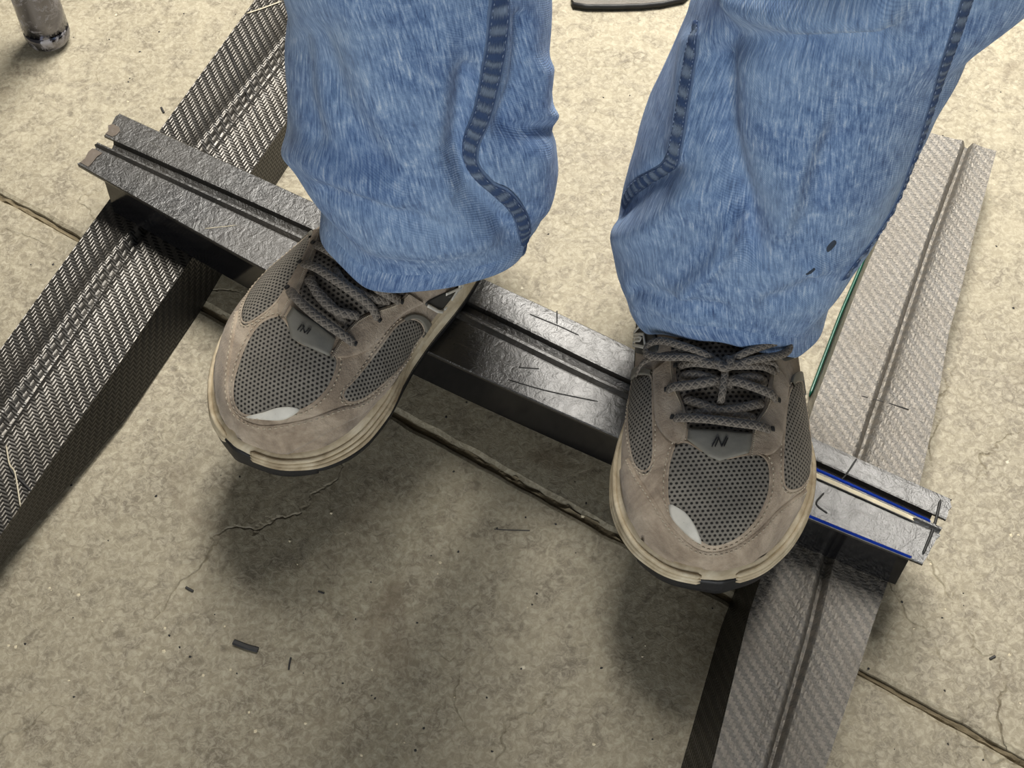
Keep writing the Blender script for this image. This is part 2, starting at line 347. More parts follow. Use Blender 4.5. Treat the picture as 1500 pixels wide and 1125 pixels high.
# ================================================================== CARBON BEAMS
def pline(pts, ys):                       # x of a pixel polyline at given rows
    tab = sorted((y, x) for x, y in pts); return [interp(tab, y) if ys_in(tab, y) else ext(tab, y) for y in ys]
def ys_in(tab, y): return tab[0][0] <= y <= tab[-1][0]
def ext(tab, y):
    (a, p), (b, q) = (tab[0], tab[1]) if y < tab[0][0] else (tab[-2], tab[-1])
    return p + (q - p) * (y - a) / (b - a)
def carbon_beam(label, L, R, G, ybeg, yend, Lb, Rb, gw, mat, lift, n=70):
    """edges of the top face as picture rows at height ZT; side walls flare down to the floor"""
    ZT = .0348
    ys = [lerp(ybeg, yend, i / (n - 1)) for i in range(n)]
    xl, xr, xg = pline(L, ys), pline(R, ys), pline(G, ys)
    root = empty('carbon_fibre_beam', un(lerp(xl[n//2], xr[n//2], .5), ys[n//2], 0), label, 'beam', 'carbon fibre beams on the floor')
    A = [un(x, y, ZT) for x, y in zip(xl, ys)]; dirv = (A[-1] - A[0]).normalized(); pr = Vector((-dirv.y, dirv.x, 0))
    if pr.x < 0: pr = -pr
    B = []; Gc = []
    for i, y in enumerate(ys):           # right edge: same station along the beam
        q = [un(x, yy, ZT) for x, yy in zip(xr, ys)]
        break
    def at(P, s):
        d = [(p - A[0]).dot(dirv) for p in P]
        for k in range(len(P) - 1):
            if d[k] <= s <= d[k + 1]: return P[k].lerp(P[k + 1], (s - d[k]) / (d[k + 1] - d[k]))
        k = 0 if s < d[0] else len(P) - 2
        return P[k].lerp(P[k + 1], (s - d[k]) / (d[k + 1] - d[k]))
    g = [un(x, yy, ZT) for x, yy in zip(xg, ys)]
    smax = (A[-1] - A[0]).dot(dirv)
    prof = [(-1, 0), (-.55, 0), (-.32, .0006), (-.22, .0016), (-.12, .0008), (0, -.0050), (.10, -.0056), (.2, .0006), (.28, .0016), (.4, .0006), (.62, 0), (1, 0)]
    V, U = [], []; Lf, Rf = [], []
    for i in range(n):
        s = smax * i / (n - 1); a, b, c = at(A, s), at(q, s), at(g, s)
        for t, dz in prof:
            p = c + (a - c) * (-t) if t < 0 else c + (b - c) * t
            if abs(t) < .5: p = c + (a - c).normalized() * (-t) * gw if t < 0 else c + (b - c).normalized() * t * gw
            V.append(p + Vector((0, 0, dz))); U.append((p.dot(pr), p.dot(dirv)))
        Lf.append(a); Rf.append(b)
    m = len(prof); cnt = len(V)
    V += [v - Vector((0, 0, .0022)) for v in V]; U += U[:]
    Fc = gridf(n, m) + [tuple(reversed([i + cnt for i in f])) for f in gridf(n, m)]
    for i in range(n - 1):
        for j in (0, m - 1): Fc.append((i * m + j, (i + 1) * m + j, cnt + (i + 1) * m + j, cnt + i * m + j))
    for j in range(m - 1):
        for i in (0, n - 1): Fc.append((i * m + j, i * m + j + 1, cnt + i * m + j + 1, cnt + i * m + j))
    o = obj('top_face', V, Fc, mat, root, U); fixn(o); o.data.set_sharp_from_angle(angle=math.radians(50))
    for side, E, bot in ((-1, Lf, Lb), (1, Rf, Rb)):
        V, U = [], []
        for i in range(n):
            s = smax * i / (n - 1); fl_, dep = bot(s / smax)
            for layer in (0, .0022):
                for k in range(5):
                    t = k / 4
                    p = E[i] + pr * side * (fl_ * t - layer) + Vector((0, 0, -.0003 - (ZT - .0003) * dep * t))
                    V.append(p); U.append((side * t * .035, p.dot(dirv)))
        Fc = []
        for i in range(n - 1):
            for k in range(4):
                a = i * 10 + k; Fc += [(a, a + 1, a + 11, a + 10), (a + 5, a + 15, a + 16, a + 6)]
            for k in (0, 4): Fc.append((i * 10 + k, i * 10 + k + 10, i * 10 + k + 15, i * 10 + k + 5))
        for i in (0, n - 1):
            for k in range(4): a = i * 10 + k; Fc.append((a, a + 1, a + 6, a + 5))
        o = obj('side_wall', V, Fc, M['carbon3'], root, U, smooth=False); fixn(o)
    return root, Lf, Rf, dirv, pr, smax
bl = carbon_beam('glossy carbon fibre beam crossing under the torn end of the black beam', [(373, 0), (0, 512)], [(419, 179), (0, 785)],
    [(425, 60), (295, 224), (160, 395), (0, 628)], -60, 900, lambda s: (.002, 1.0),
    lambda s: (interp([(0, .0), (.35, .004), (.52, .010), (.68, .010), (.85, -.001), (1, -.006)], s), interp([(0, 1), (.55, 1), (.8, .8), (1, .55)], s)), .030, M['carbon'], 0)
br = carbon_beam('scuffed carbon fibre beam with glare crossing under the blue-edged end of the black beam',
    [(1351, 191), (1325, 252), (1298, 324), (1255, 425), (1193, 590), (1116, 843), (1097, 899), (1043, 1125)],
    [(1458, 228), (1428, 338), (1409, 420), (1390, 487), (1374, 583), (1349, 703), (1298, 861), (1281, 908), (1256, 987), (1209, 1125)],
    [(1414, 214), (1361, 358), (1260, 660), (1207, 824), (1183, 927), (1125, 1125)], 191, 1260,
    lambda s: (interp([(0, .0), (.05, .001), (.12, .004), (.4, .004), (.6, .011), (.9, .016), (1, .016)], s), interp([(0, .25), (.1, .6), (.3, 1), (1, 1)], s)),
    lambda s: (-.002, 1.0), .020, M['carbon2'], 0)
# scratches on the carbon faces (thin raised slivers of lifted resin)
def sliver(root, pts, z, w, mat, name='scratch'):
    P = resample(catmull([un(x, y, z) for x, y in pts], 6), 24)
    obj(name, *sweep(P, [Vector((0, 0, 1))] * 24, w, w * .5, 5)[:2], mat, root)
sliver(bl[0], [(331, 64), (345, 98), (357, 128), (372, 160), (380, 176)], .0354, .0005, M['ink'])
sliver(bl[0], [(361, 20), (385, 12), (412, 2)], .0354, .0009, M['scratch'])
sliver(bl[0], [(9, 655), (16, 688), (30, 703), (46, 719)], .0354, .0009, M['ink'])
sliver(bl[0], [(9, 652), (14, 680), (22, 693), (30, 742)], .0358, .0006, M['scratch'])
sliver(br[0], [(1262, 580), (1300, 590), (1332, 600)], .0354, .0004, M['ink'])
# green resin edge along the hanging side of the right beam
P = []
for i in range(30):
    s = .16 + .26 * i / 29; k = s * 69; a = int(k); p = br[1][a].lerp(br[1][a + 1], k - a)
    P.append(p + br[4] * -.0052 + Vector((0, 0, -.031)))
obj('resin_edge', *sweep(P, [Vector((0, 0, 1))] * 30, .0012, .0012, 6)[:2], M['green'], br[0])

# ================================================================== CROSS BEAM
ZB = .070
BK = [(174, 165), (469, 300), (709, 408), (927, 510), (1190, 640), (1395, 731)]
GV = [(148, 207), (437, 336), (704, 461), (917, 565), (1186, 678), (1383, 768)]
FR = [(114, 241), (385, 394), (621, 513), (912, 644), (1169, 752), (1352, 826)]
nb = 80
bk, gv, fr = [resample(catmull([un(x, y, ZB) for x, y in q], 8), nb) for q in (BK, GV, FR)]
xb = empty('cross_beam', (bk[40] + fr[40]) * .5 - Vector((0, 0, ZB - .0355)), 'black resin-faced cross beam with central groove under both sneakers', 'beam')
bd = (fr[-1] - fr[0]).normalized(); bp = Vector((-bd.y, bd.x, 0))
def band(name, prof, mat, i0=0, i1=nb, thick=.002, ragged=0.0, lab=None):
    """prof: list of (f, dz): f in 0..1 from the rear edge (0) over the groove (.4) to the front edge (1)"""
    V, U = [], []; m = len(prof)
    for i in range(i0, i1):
        for k, (f, dz) in enumerate(prof):
            if f <= .4: p = bk[i].lerp(gv[i], f / .4)
            else: p = gv[i].lerp(fr[i], (f - .4) / .6)
            if ragged and i in (i0, i1 - 1): p = p + bd * ragged * noise.noise((f * 22, i, 3))
            V.append(p + Vector((0, 0, dz))); U.append((p.dot(bp), p.dot(bd)))
    n = i1 - i0; cnt = len(V)
    V += [v - Vector((0, 0, thick)) for v in V]; U += U[:]
    Fc = gridf(n, m) + [tuple(reversed([i + cnt for i in f])) for f in gridf(n, m)]
    for i in range(n - 1):
        for j in (0, m - 1): Fc.append((i * m + j, (i + 1) * m + j, cnt + (i + 1) * m + j, cnt + i * m + j))
    for j in range(m - 1):
        for i in (0, n - 1): Fc.append((i * m + j, i * m + j + 1, cnt + i * m + j + 1, cnt + i * m + j))
    o = obj(name, V, Fc, mat, xb, U, smooth=False, label=lab); fixn(o); return o
fr_prof = [(.545, .0), (.56, .0002)] + [(.56 + .43 * k / 6, .0002) for k in range(1, 7)] + [(1.0, -.0006)]
band('rear_strip', [(0, -.0006), (.01, 0)] + [(.06 * k, .0002) for k in range(1, 6)] + [(.325, .0)], M['beam'], ragged=.004)
band('groove', [(.325, -.0003), (.345, -.0035), (.40, -.0046), (.43, -.0040)], M['beam'], 1, nb - 1)
band('ridge', [(.43, -.004), (.445, -.0008), (.47, .0016), (.50, .0018), (.525, .0008), (.545, -.0002)], M['beam'], ragged=.003)
band('front_strip', fr_prof, M['beam'], ragged=.004)
def web(E, side, i0, i1, flare, z1, mat):
    V = []; n = i1 - i0
    for i in range(i0, i1):
        for lay in (0, .0022):
            for k in range(4):
                t = k / 3
                V.append(E[i] + bp * side * (flare * t - lay - .0006) + Vector((0, 0, -.0022 - (ZB - z1 - .0022) * t)))
    Fc = []
    for i in range(n - 1):
        for k in range(3):
            a = i * 8 + k; Fc += [(a, a + 1, a + 9, a + 8), (a + 4, a + 12, a + 13, a + 5)]
        for k in (0, 3): Fc.append((i * 8 + k, i * 8 + k + 8, i * 8 + k + 12, i * 8 + k + 4))
    for i in (0, n - 1):
        for k in range(3): a = i * 8 + k; Fc.append((a, a + 1, a + 5, a + 4))
    o = obj('web', V, Fc, mat, xb, smooth=False); fixn(o)
web(fr, -1, 3, nb - 1, .0015, .0352, M['web']); web(bk, 1, 3, nb - 1, .0, .0352, M['web'])
# pale torn film at the left end, blue film edges at the right end
def film(name, f0, f1, i0, i1, dz, mat, lab):
    band(name, [(f0, dz), (lerp(f0, f1, .3), dz + .0005), (lerp(f0, f1, .7), dz + .0003), (f1, dz)], mat, i0, i1, .0004, .003, lab)
film('torn_film', .60, .95, 0, 2, .0006, M['film'], 'pale torn film at the beam end')
film('torn_film', .16, .30, 0, 2, .0006, M['film'], 'pale torn film at the beam end')
film('blue_film_edge', .44, .475, 66, nb - 1, .0018, M['blue'], 'shiny blue film edge along the groove')
film('blue_film_edge', .965, .998, 64, nb - 1, .0004, M['blue'], 'shiny blue film edge along the front')
film('pale_film_edge', .50, .545, 66, nb - 2, .0019, M['chip'], 'pale peeling film beside the groove')
def scr(pts, w, mat): sliver(xb, pts, ZB + .0004, w, mat)
scr([(816, 455), (816, 474)], .0005, M['ink']); scr([(776, 460), (820, 478), (848, 491)], .0004, M['ink'])
scr([(1255, 672), (1238, 697), (1222, 712)], .0006, M['ink']); scr([(1207, 722), (1196, 738), (1212, 752)], .0006, M['ink'])
scr([(745, 556), (800, 572), (876, 588)], .0004, M['ink']); scr([(760, 538), (790, 540)], .0004, M['ink'])
scr([(1378, 732), (1368, 772), (1352, 812)], .0010, M['ink']); scr([(300, 335), (345, 330)], .0003, M['scratch'])

# ================================================================== PERSON
person = empty('person', (0, .5, .0705), 'person in blue jeans and taupe running shoes balancing on the black cross beam', 'person')
class Surf:                                # ray casts from the picture onto a built surface
    def __init__(s, V, Fc): s.b = BVHTree.FromPolygons([tuple(v) for v in V], Fc)
    def hit(s, px, py):
        d = ray(px, py).normalized(); h = s.b.ray_cast(CAM, d)
        if h[0] is not None:
            n = h[1] if h[1].dot(d) < 0 else -h[1]
            return h[0], n
        best = None
        for k in range(60):                # closest approach of the ray
            p = CAM + d * (.5 + k * .01); q = s.b.find_nearest(p)
            if q[0] is not None and (best is None or q[3] < best[0]): best = (q[3], q[0], q[1], p)
        n = best[2] if best[2].dot(best[3] - best[1]) > 0 else -best[2]
        return best[1], n
def interp_rows(tab, z): return [sinterp([(r[0], r[k]) for r in tab], z) for k in (1, 2)]
def trouser(rows, Y, hemz, folds, seed, top, label, yoff, depth=.95, hemfront=(0, 0)):
    """rows: (row, left x, right x) silhouettes, read in the plane of the leg axis"""
    tab = []
    for y, a, b in rows:
        p, q = unY(a, y, Y), unY(b, y, Y); tab.append((p.z, (p.x + q.x) / 2, (q.x - p.x) / 2))
    tab += top; tab.sort()
    n, m = 150, 190; V, U = [], []
    z0, z1 = hemz, tab[-1][0]
    for i in range(n):
        t = i / (n - 1); z = z0 + (z1 - z0) * t ** 1.25
        cx, rx = interp_rows(tab, z); yc = Y + sinterp(yoff, z); s = 0
        for j in range(m):
            w = 2 * math.pi * j / m; cw, sw = math.cos(w), math.sin(w)
            e = .92
            x = cx + rx * math.copysign(abs(cw) ** e, cw); y = yc - rx * depth * math.copysign(abs(sw) ** e, sw)
            fade = max(0, 1 - (z - z0) / .06)
            zz = z + fade * (hemfront[0] * cw - hemfront[1] * sw) * -1
            V.append(Vector((x, y, zz))); U.append((w * .066 - cx - .12 * z, z))
    out = []
    for i in range(n):
        for j in range(m):
            k = i * m + j; p = V[k]
            jn_, jp = V[i * m + (j + 1) % m], V[i * m + (j - 1) % m]
            tu = jn_ - jp; tv = V[min(i + 1, n - 1) * m + j] - V[max(i - 1, 0) * m + j]
            nn = tv.cross(tu).normalized()
            if nn.dot(p - Vector((interp_rows(tab, p.z)[0], Y, p.z))) < 0: nn = -nn
            w = 2 * math.pi * j / m; d = 0
            d += .0022 * noise.noise((math.cos(w) * 1.3 + seed, math.sin(w) * 1.3, p.z * 14)) + .0010 * noise.noise((math.cos(w) * 3 + seed, math.sin(w) * 3, p.z * 38))
            d += .0018 * max(0, 1 - (p.z - z0) / .05) * noise.noise((math.cos(w) * 2.3 + seed, math.sin(w) * 2.3, p.z * 30 + 5))
            if nn.y < .35:
                px, py = proj(p)
                for pl, wid, amp in folds:
                    dd = 1e9
                    for (ax, ay), (bx, by) in zip(pl, pl[1:]):
                        ux, uy = bx - ax, by - ay; tt = max(0, min(1, ((px - ax) * ux + (py - ay) * uy) / (ux * ux + uy * uy)))
                        dd = min(dd, math.hypot(px - ax - tt * ux, py - ay - tt * uy))
                    if dd < wid * 3: d += 1.45 * amp * math.exp(-(dd / wid) ** 2) * min(1, max(0, (.35 - nn.y) * 2.5))
            out.append(p + nn * d)
    # the hem drapes over the shoe instead of cutting into it
    lift = []
    for j in range(m):
        need = 0
        for i in range(0, 45):
            p = out[i * m + j]
            for sf in SHOES:
                h = sf.b.ray_cast(Vector((p.x, p.y, .4)), Vector((0, 0, -1)))
                if h[0] is not None and h[0].z + .005 > p.z > h[0].z - .05: need = max(need, h[0].z + .005 - p.z)
        lift.append(min(need, .05))
    for _ in range(8): lift = [max(lift[j], (lift[j-1] + lift[j] + lift[(j+1) % m]) / 3) if _ < 4 else (lift[j-1] + lift[j] * 2 + lift[(j+1) % m]) / 4 for j in range(m)]
    for i in range(n):
        for j in range(m):
            p = out[i * m + j]; p.z += lift[j] * max(0, 1 - (i / 70)) ** 1.5
    Fc = gridf(n, m, True)
    o = obj('trouser_leg', out, Fc, M['denim'], person, U, label=label); fixn(o)
    md = o.modifiers.new('cloth', 'SOLIDIFY'); md.thickness = .0016; md.offset = -1
    # turned hem: a doubled band with a stitch line
    hv, hu = [], []; hm = 9
    ring = lambda i: [out[i * m + j] for j in range(m)]
    rings = [ring(i) for i in range(0, 16, 2)]
    for r_i, R in enumerate(rings[:6]):
        cx = sum((p for p in R), Vector()) / m
        for j in range(m):
            q = R[j] + (R[j] - cx).normalized() * (.0009 if 0 < r_i < 5 else -.0002); hv.append(q); hu.append((2 * math.pi * j / m * .066, q.z + .4))
    obj('hem', hv, gridf(6, m, True), M['denim'], o, hu)
    return o, Surf(out, Fc), out, m
def seam(surf, leg, pts, w, lift=.0012, name='seam'):
    P2 = resample(catmull([(x, y, 0) for x, y in pts], 8), 90); P, N = [], []
    for p in P2:
        a, b = surf.hit(p.x, p.y); P.append(a); N.append(b)
    for _ in range(2):
        N = [(N[max(i-1,0)] + N[i] + N[min(i+1,89)]).normalized() for i in range(90)]
        P = [P[0]] + [(P[i-1] + P[i] * 2 + P[i+1]) / 4 for i in range(1, 89)] + [P[-1]]
    V, U = [], []; s = 0; pr = ((-1, -.4), (-.88, .5), (-.72, .7), (-.62, 1), (-.3, 1.3), (0, 1.35), (.3, 1.3), (.62, 1), (.72, .7), (.88, .5), (1, -.4))
    for i in range(90):
        if i: s += (P[i] - P[i-1]).length
        T = (P[min(i+1,89)] - P[max(i-1,0)]).normalized(); B = T.cross(N[i]).normalized()
        ww = w(i / 89) if callable(w) else w
        pk = 1 + .35 * math.sin(s / .0085 * 6.283 + 2 * noise.noise((s * 60, 0, 0)))
        for t, h in pr:
            a = P[i] + B * ww * t; V.append(a + N[i] * lift * (h * (pk if abs(t) < .7 else 1))); U.append((t, s))
    o = obj(name, V, gridf(90, len(pr)), M['seam'], leg, U)
    # two lines of thread
    parts = []
    for sd in (-.67, .67):
        i = 0
        Q = [P[k] + (P[min(k+1,89)] - P[max(k-1,0)]).normalized().cross(N[k]) * sd * (w(k / 89) if callable(w) else w) + N[k] * lift * 1.0 for k in range(90)]
        for k in range(0, 88, 2): parts.append(sweep([Q[k], Q[k].lerp(Q[k+1], .5), Q[k+1]], [N[k]] * 3, .0004, .0004, 4))
    obj('stitching', *merge(parts)[:2], M['dthread'], leg, kind='stuff')

# ------------------------------------------------------------------ sneakers
SHOES = []
LSH = .28
HM = [(0, .001), (.02, .015), (.06, .024), (.12, .029), (.2, .031), (.3, .032), (.4, .034), (.5, .039), (.6, .047), (.7, .054), (.78, .0555), (.85, .053), (.91, .0455), (.95, .0355), (.98, .0225), (1, .001)]
HL = [(0, .001), (.02, .016), (.06, .027), (.12, .034), (.2, .038), (.3, .041), (.4, .044), (.5, .049), (.6, .0535), (.7, .0555), (.78, .0535), (.85, .0475), (.91, .0385), (.95, .029), (.98, .018), (1, .001)]
ZTOP = [(0, .082), (.05, .095), (.12, .103), (.2, .106), (.3, .093), (.4, .092), (.5, .089), (.58, .084), (.66, .079), (.73, .0745), (.80, .072), (.86, .066), (.91, .060), (.95, .053), (.98, .042), (1, .024)]
ZSOLE = [(0, .034), (.3, .031), (.6, .026), (.8, .023), (.92, .021), (1, .023)]
ZBOT = [(0, .008), (.1, .002), (.2, 0), (.75, 0), (.88, .002), (1, .010)]
def sneaker(toe, yaw, med, px, label, pitch=0.0):
    d = Vector((math.sin(yaw), -math.cos(yaw), 0)); xl = Vector((d.y, -d.x, 0))   # toe direction, local x
    toe = Vector(toe); heel = toe - d * LSH
    def wl(x, y, z): return heel + xl * x + d * y + Vector((0, 0, z))
    def half(t, sgn): return sinterp(HM if sgn == med else HL, t) + {(1, -1): .011, (1, 1): .004, (-1, -1): .010, (-1, 1): 0}[(med, sgn)] * math.exp(-((t - .40) / .17) ** 2)
    def cx(t): return med * .006 * max(0, (t - .7) / .3) ** 2
    n, m = 110, 81; V = []
    for i in range(n):
        t = .5 - .5 * math.cos(math.pi * i / (n - 1))
        zs, zt = sinterp(ZSOLE, t), sinterp(ZTOP, t); e = interp([(0, 2.4), (.25, 2.0), (.5, 1.75), (.7, 2.0), (.85, 2.3), (1, 2.3)], t)
        for j in range(m):
            f = math.pi * j / (m - 1); c, s = math.cos(f), math.sin(f); sg = 1 if c >= 0 else -1
            x = sg * half(t, sg) * abs(c) ** (2 / e); z = zs + (zt - zs) * max(s, 0) ** (2 / e)
            # slight overhang of the side wall
            x *= 1 + .03 * math.sin(math.pi * min(1, max(0, (z - zs) / max(zt - zs, .001)) * 1.6))
            k = .0009 * noise.noise((x * 60 + 5 * med, t * 16, z * 50))
            V.append(wl(x + cx(t), t * LSH, z + k))
    Fc = gridf(n, m)
    sh = obj('sneaker', V, Fc, M['suede'], person, label=label); fixn(sh)
    sf = Surf(V, Fc); SHOES.append(sf)
    # ---- sole: outsole, midsole bands
    def outline(n=150):
        o = []
        for sg in (1, -1):
            for i in range(n):
                t = .5 - .5 * math.cos(math.pi * i / (n - 1))
                if sg < 0: t = 1 - t
                o.append((sg, t))
        return o
    OL = outline()
    B2 = [Vector((cx(t) + sg * half(t, sg), t * LSH)) for sg, t in OL]; NO = len(B2)
    N2d = []
    for i in range(NO):
        a, b = B2[(i + 4) % NO], B2[i - 4]; e = (a - b); N2d.append(Vector((e.y, -e.x)).normalized())
    if N2d[NO // 4].x * B2[NO // 4].x < 0: N2d = [-v for v in N2d]
    def ring(f_out, f_z):
        R = []
        for (sg, t), p, nv in zip(OL, B2, N2d):
            k = f_out(t) * interp([(0, 2.0), (.10, 1.6), (.28, -.3), (.60, -.5), (.74, .7), (.82, 1), (1, 1)], t); q = p + nv * k
            R.append(wl(q.x, q.y, f_z(t)))
        return R
    zs = lambda t: sinterp(ZSOLE, t); zb = lambda t: sinterp(ZBOT, t)
    def loft(name, levels, mat, lab=None, cap=True):
        V = []; m = len(OL)
        for fo, fz in levels: V += ring(fo, fz)
        Fc = gridf(len(levels), m, True)
        if cap: Fc += [tuple(range(m)), tuple((len(levels) - 1) * m + j for j in range(m))]
        o = obj(name, V, Fc, mat, sh, label=lab); fixn(o)
    def lv(f): return lambda t: lerp(zb(t) + .0062, zs(t) + .003, f)
    loft('midsole', [(lambda t: .0, lv(0)), (lambda t: .0050, lv(.03)), (lambda t: .0062, lv(.22)), (lambda t: .0056, lv(.36)), (lambda t: .0004 + .005 * (t > .88), lv(.41)), (lambda t: .0054, lv(.46)), (lambda t: .0054, lv(.62)), (lambda t: .0004 + .0046 * (t > .88), lv(.66)), (lambda t: .0046, lv(.71)), (lambda t: .0038, lv(.9)), (lambda t: .001, lv(1))], M['foam'], 'dirty cream foam midsole')
    loft('outsole', [(lambda t: .002, zb), (lambda t: .0046, lambda t: zb(t) + .0010), (lambda t: .0052, lambda t: zb(t) + .0058), (lambda t: .0, lambda t: zb(t) + .0064)], M['black'], 'black rubber outsole')
    for f in (.30, .56, .82):              # raised ribs running round the forefoot
        R = ring(lambda t: .0062 - .0026 * max(0, f - .4), lv(f)); seg = [i for i in range(NO) if OL[i][1] > .56 and OL[i][1] < .994]
        for side in (1, -1):
            Q = [R[i] for i in seg if OL[i][0] == side]; NN = [Vector((0, 0, 1))] * len(Q)
            obj('midsole_rib', *sweep(Q, NN, .0016, .0016, 6)[:2], M['foam'], sh)
    # toe bumper: black rubber curling up at the tip
    V = []; LV = 5; idx = [i for i in range(NO) if OL[i][1] > .925]; k = len(idx)
    for q0, i in enumerate(idx):
        a = -1 + 2 * q0 / (k - 1); t = OL[i][1]; up = .0080 * (1 - abs(a) ** 2.2) + .0052
        for q in range(LV):
            r = q / (LV - 1); p = B2[i] + N2d[i] * (lerp(.0070, .0050, abs(a) ** 3) - .0012 * r * (1 - abs(a)))
            V.append(wl(p.x, p.y, zb(t) - .0002 + up * r))
    o = obj('toe_bumper', V, gridf(k, LV), M['black'], sh); fixn(o)
    o.modifiers.new('th', 'SOLIDIFY').thickness = .0015
    # ---- panels picked out on the upper
    yaxis = d
    ux, uy, sc = px['map']
    P = lambda q: [(ux + x / sc, uy + y / sc) for x, y in q]
    def patch(name, poly, lift, mat, lab=None, rings=10, sm=True, rim=None, sub=5):
        poly = P(poly)
        pts = catmull([(x, y, 0) for x, y in poly], sub, True) if sm else [Vector((x, y, 0)) for x, y in poly_dense(poly, 8)]
        c = sum(pts, Vector()) / len(pts); V = []; NN = Vector(); m = len(pts); rimP, rimN = [], []
        rr = [.02] + [(i + 1) / rings for i in range(rings)] + [1.0]
        for ri, r in enumerate(rr):
            for p in pts:
                q = c.lerp(p, r); a, b = sf.hit(q.x, q.y); NN += b
                last = ri == len(rr) - 1
                V.append(a + b * (-.0008 if last else lift * (1 if r < .96 else .8)))
                if last: rimP.append(a); rimN.append(b)
        NN.normalize(); ax = NN.cross(d).normalized(); ay = ax.cross(NN)
        U = [(v.dot(ax), v.dot(ay)) for v in V]
        o = obj(name, V, gridf(len(rr), m, True), mat, sh, U, label=lab)
        if rim: trim(rimP, rimN, rim)
        return o
    def trim(RP, RN, w, off=.0):           # folded suede edge round a panel + stitches
        RP = RP + RP[:1]; RN = RN + RN[:1]
        n2 = max(24, len(RP)); Q = resample(RP, n2); N2 = [RN[min(len(RN) - 1, int(i * len(RN) / n2))] for i in range(n2)]
        for _ in range(2): Q = [Q[0]] + [(Q[i-1] + Q[i]*2 + Q[i+1]) / 4 for i in range(1, n2-1)] + [Q[-1]]
        edge.append(sweep(Q, N2, w, w * .7, 6)); ctr = sum(Q, Vector()) / n2
        tot = sum((a - b).length for a, b in zip(Q, Q[1:])); ns = int(tot / .0030); R = resample(Q, ns * 2)
        for i in range(0, ns * 2 - 1, 2):
            k = int(i * n2 / (ns * 2)); N = N2[k]; out = (R[i] - ctr); out = (out - N * out.dot(N)).normalized() * (w + .0012)
            stitch.append(sweep([R[i] + out + N * .0004, R[i+1] + out + N * .0004], [N] * 2, .00042, .00042, 4, False))
    edge, stitch = [], []
    def strip(name, A, B, lift, mat, lab=None, k=9, st=0):
        A = resample(catmull([(*p, 0) for p in P(A)], 8), 60); B = resample(catmull([(*p, 0) for p in P(B)], 8), 60); V = []; Eg = []
        rr = [0] + [i / (k - 1) for i in range(k)] + [1]
        for i in range(60):
            for ri, r in enumerate(rr):
                q = A[i].lerp(B[i], r); a, b = sf.hit(q.x, q.y)
                V.append(a + b * (-.0008 if ri in (0, len(rr) - 1) else lift * min(1, .6 + 3 * min(r, 1 - r))))
                if ri == 1: Eg.append((a, b))
                
        obj(name, V, gridf(60, len(rr)), mat, sh, label=lab)
        if st:
            Q = resample([a for a, b in Eg], 120); 
            for i in range(0, 119, 2):
                N = Eg[i // 2][1]; T = (Q[i+1] - Q[i]).normalized(); out = T.cross(N) * st
                stitch.append(sweep([Q[i] + out + N * lift, Q[i+1] + out + N * lift], [N] * 2, .0004, .0004, 4, False))
    def lace(pts, h=.0034, w=.0029, arch=.002, name='lace', mat=None):
        p2 = resample(catmull([(*p, 0) for p in P(pts)], 8), 34); Q, N = [], []
        for i, p in enumerate(p2):
            a, b = sf.hit(p.x, p.y); Q.append(a); N.append(b)
        for _ in range(3): N = [(N[max(i-1,0)] + N[i] + N[min(i+1,33)]).normalized() for i in range(34)]
        Q = [q + N[i] * (h * (.2 + .8 * min(1, 6 * min(i, 33 - i) / 33)) + arch * math.sin(math.pi * i / 33)) for i, q in enumerate(Q)]
        for _ in range(2): Q = [Q[0]] + [(Q[i-1] + Q[i]*2 + Q[i+1]) / 4 for i in range(1, 33)] + [Q[-1]]
        v, f, u = sweep(Q, N, w, w * .55, 10)
        obj(name, v, f, mat or M['lace'], sh, u)
    def stroke(pts, w, mat, name, lift=.0022):
        p2 = resample([Vector((*p, 0)) for p in P(pts)], 26); Q, N = [], []
        for p in p2:
            a, b = sf.hit(p.x, p.y); Q.append(a + b * lift); N.append(b)
        return sweep(Q, N, w, .0005, 6, False)
    px['build'](patch, strip, lace, stroke, P, sh, edge, stitch)
    if edge: obj('panel_edge', *merge(edge)[:2], M['suede'], sh)
    if stitch: obj('stitching', *merge(stitch)[:2], M['thread'], sh, kind='stuff')
    # ankle in a dark sock inside the shoe
    V = []; m = 28
    for i in range(8):
        z = .06 + i * .010; r = lerp(.033, .036, i / 7)
        for j in range(m):
            w = 2 * math.pi * j / m; V.append(wl(r * .92 * math.cos(w), .075 + r * 1.15 * math.sin(w), z))
    obj('sock', V, gridf(8, m, True), M['sock'], sh)
    return sh
def poly_dense(poly, k):
    o = []
    for i, a in enumerate(poly):
        b = poly[(i + 1) % len(poly)]
        for s in range(k): o.append((lerp(a[0], b[0], s / k), lerp(a[1], b[1], s / k)))
    return o
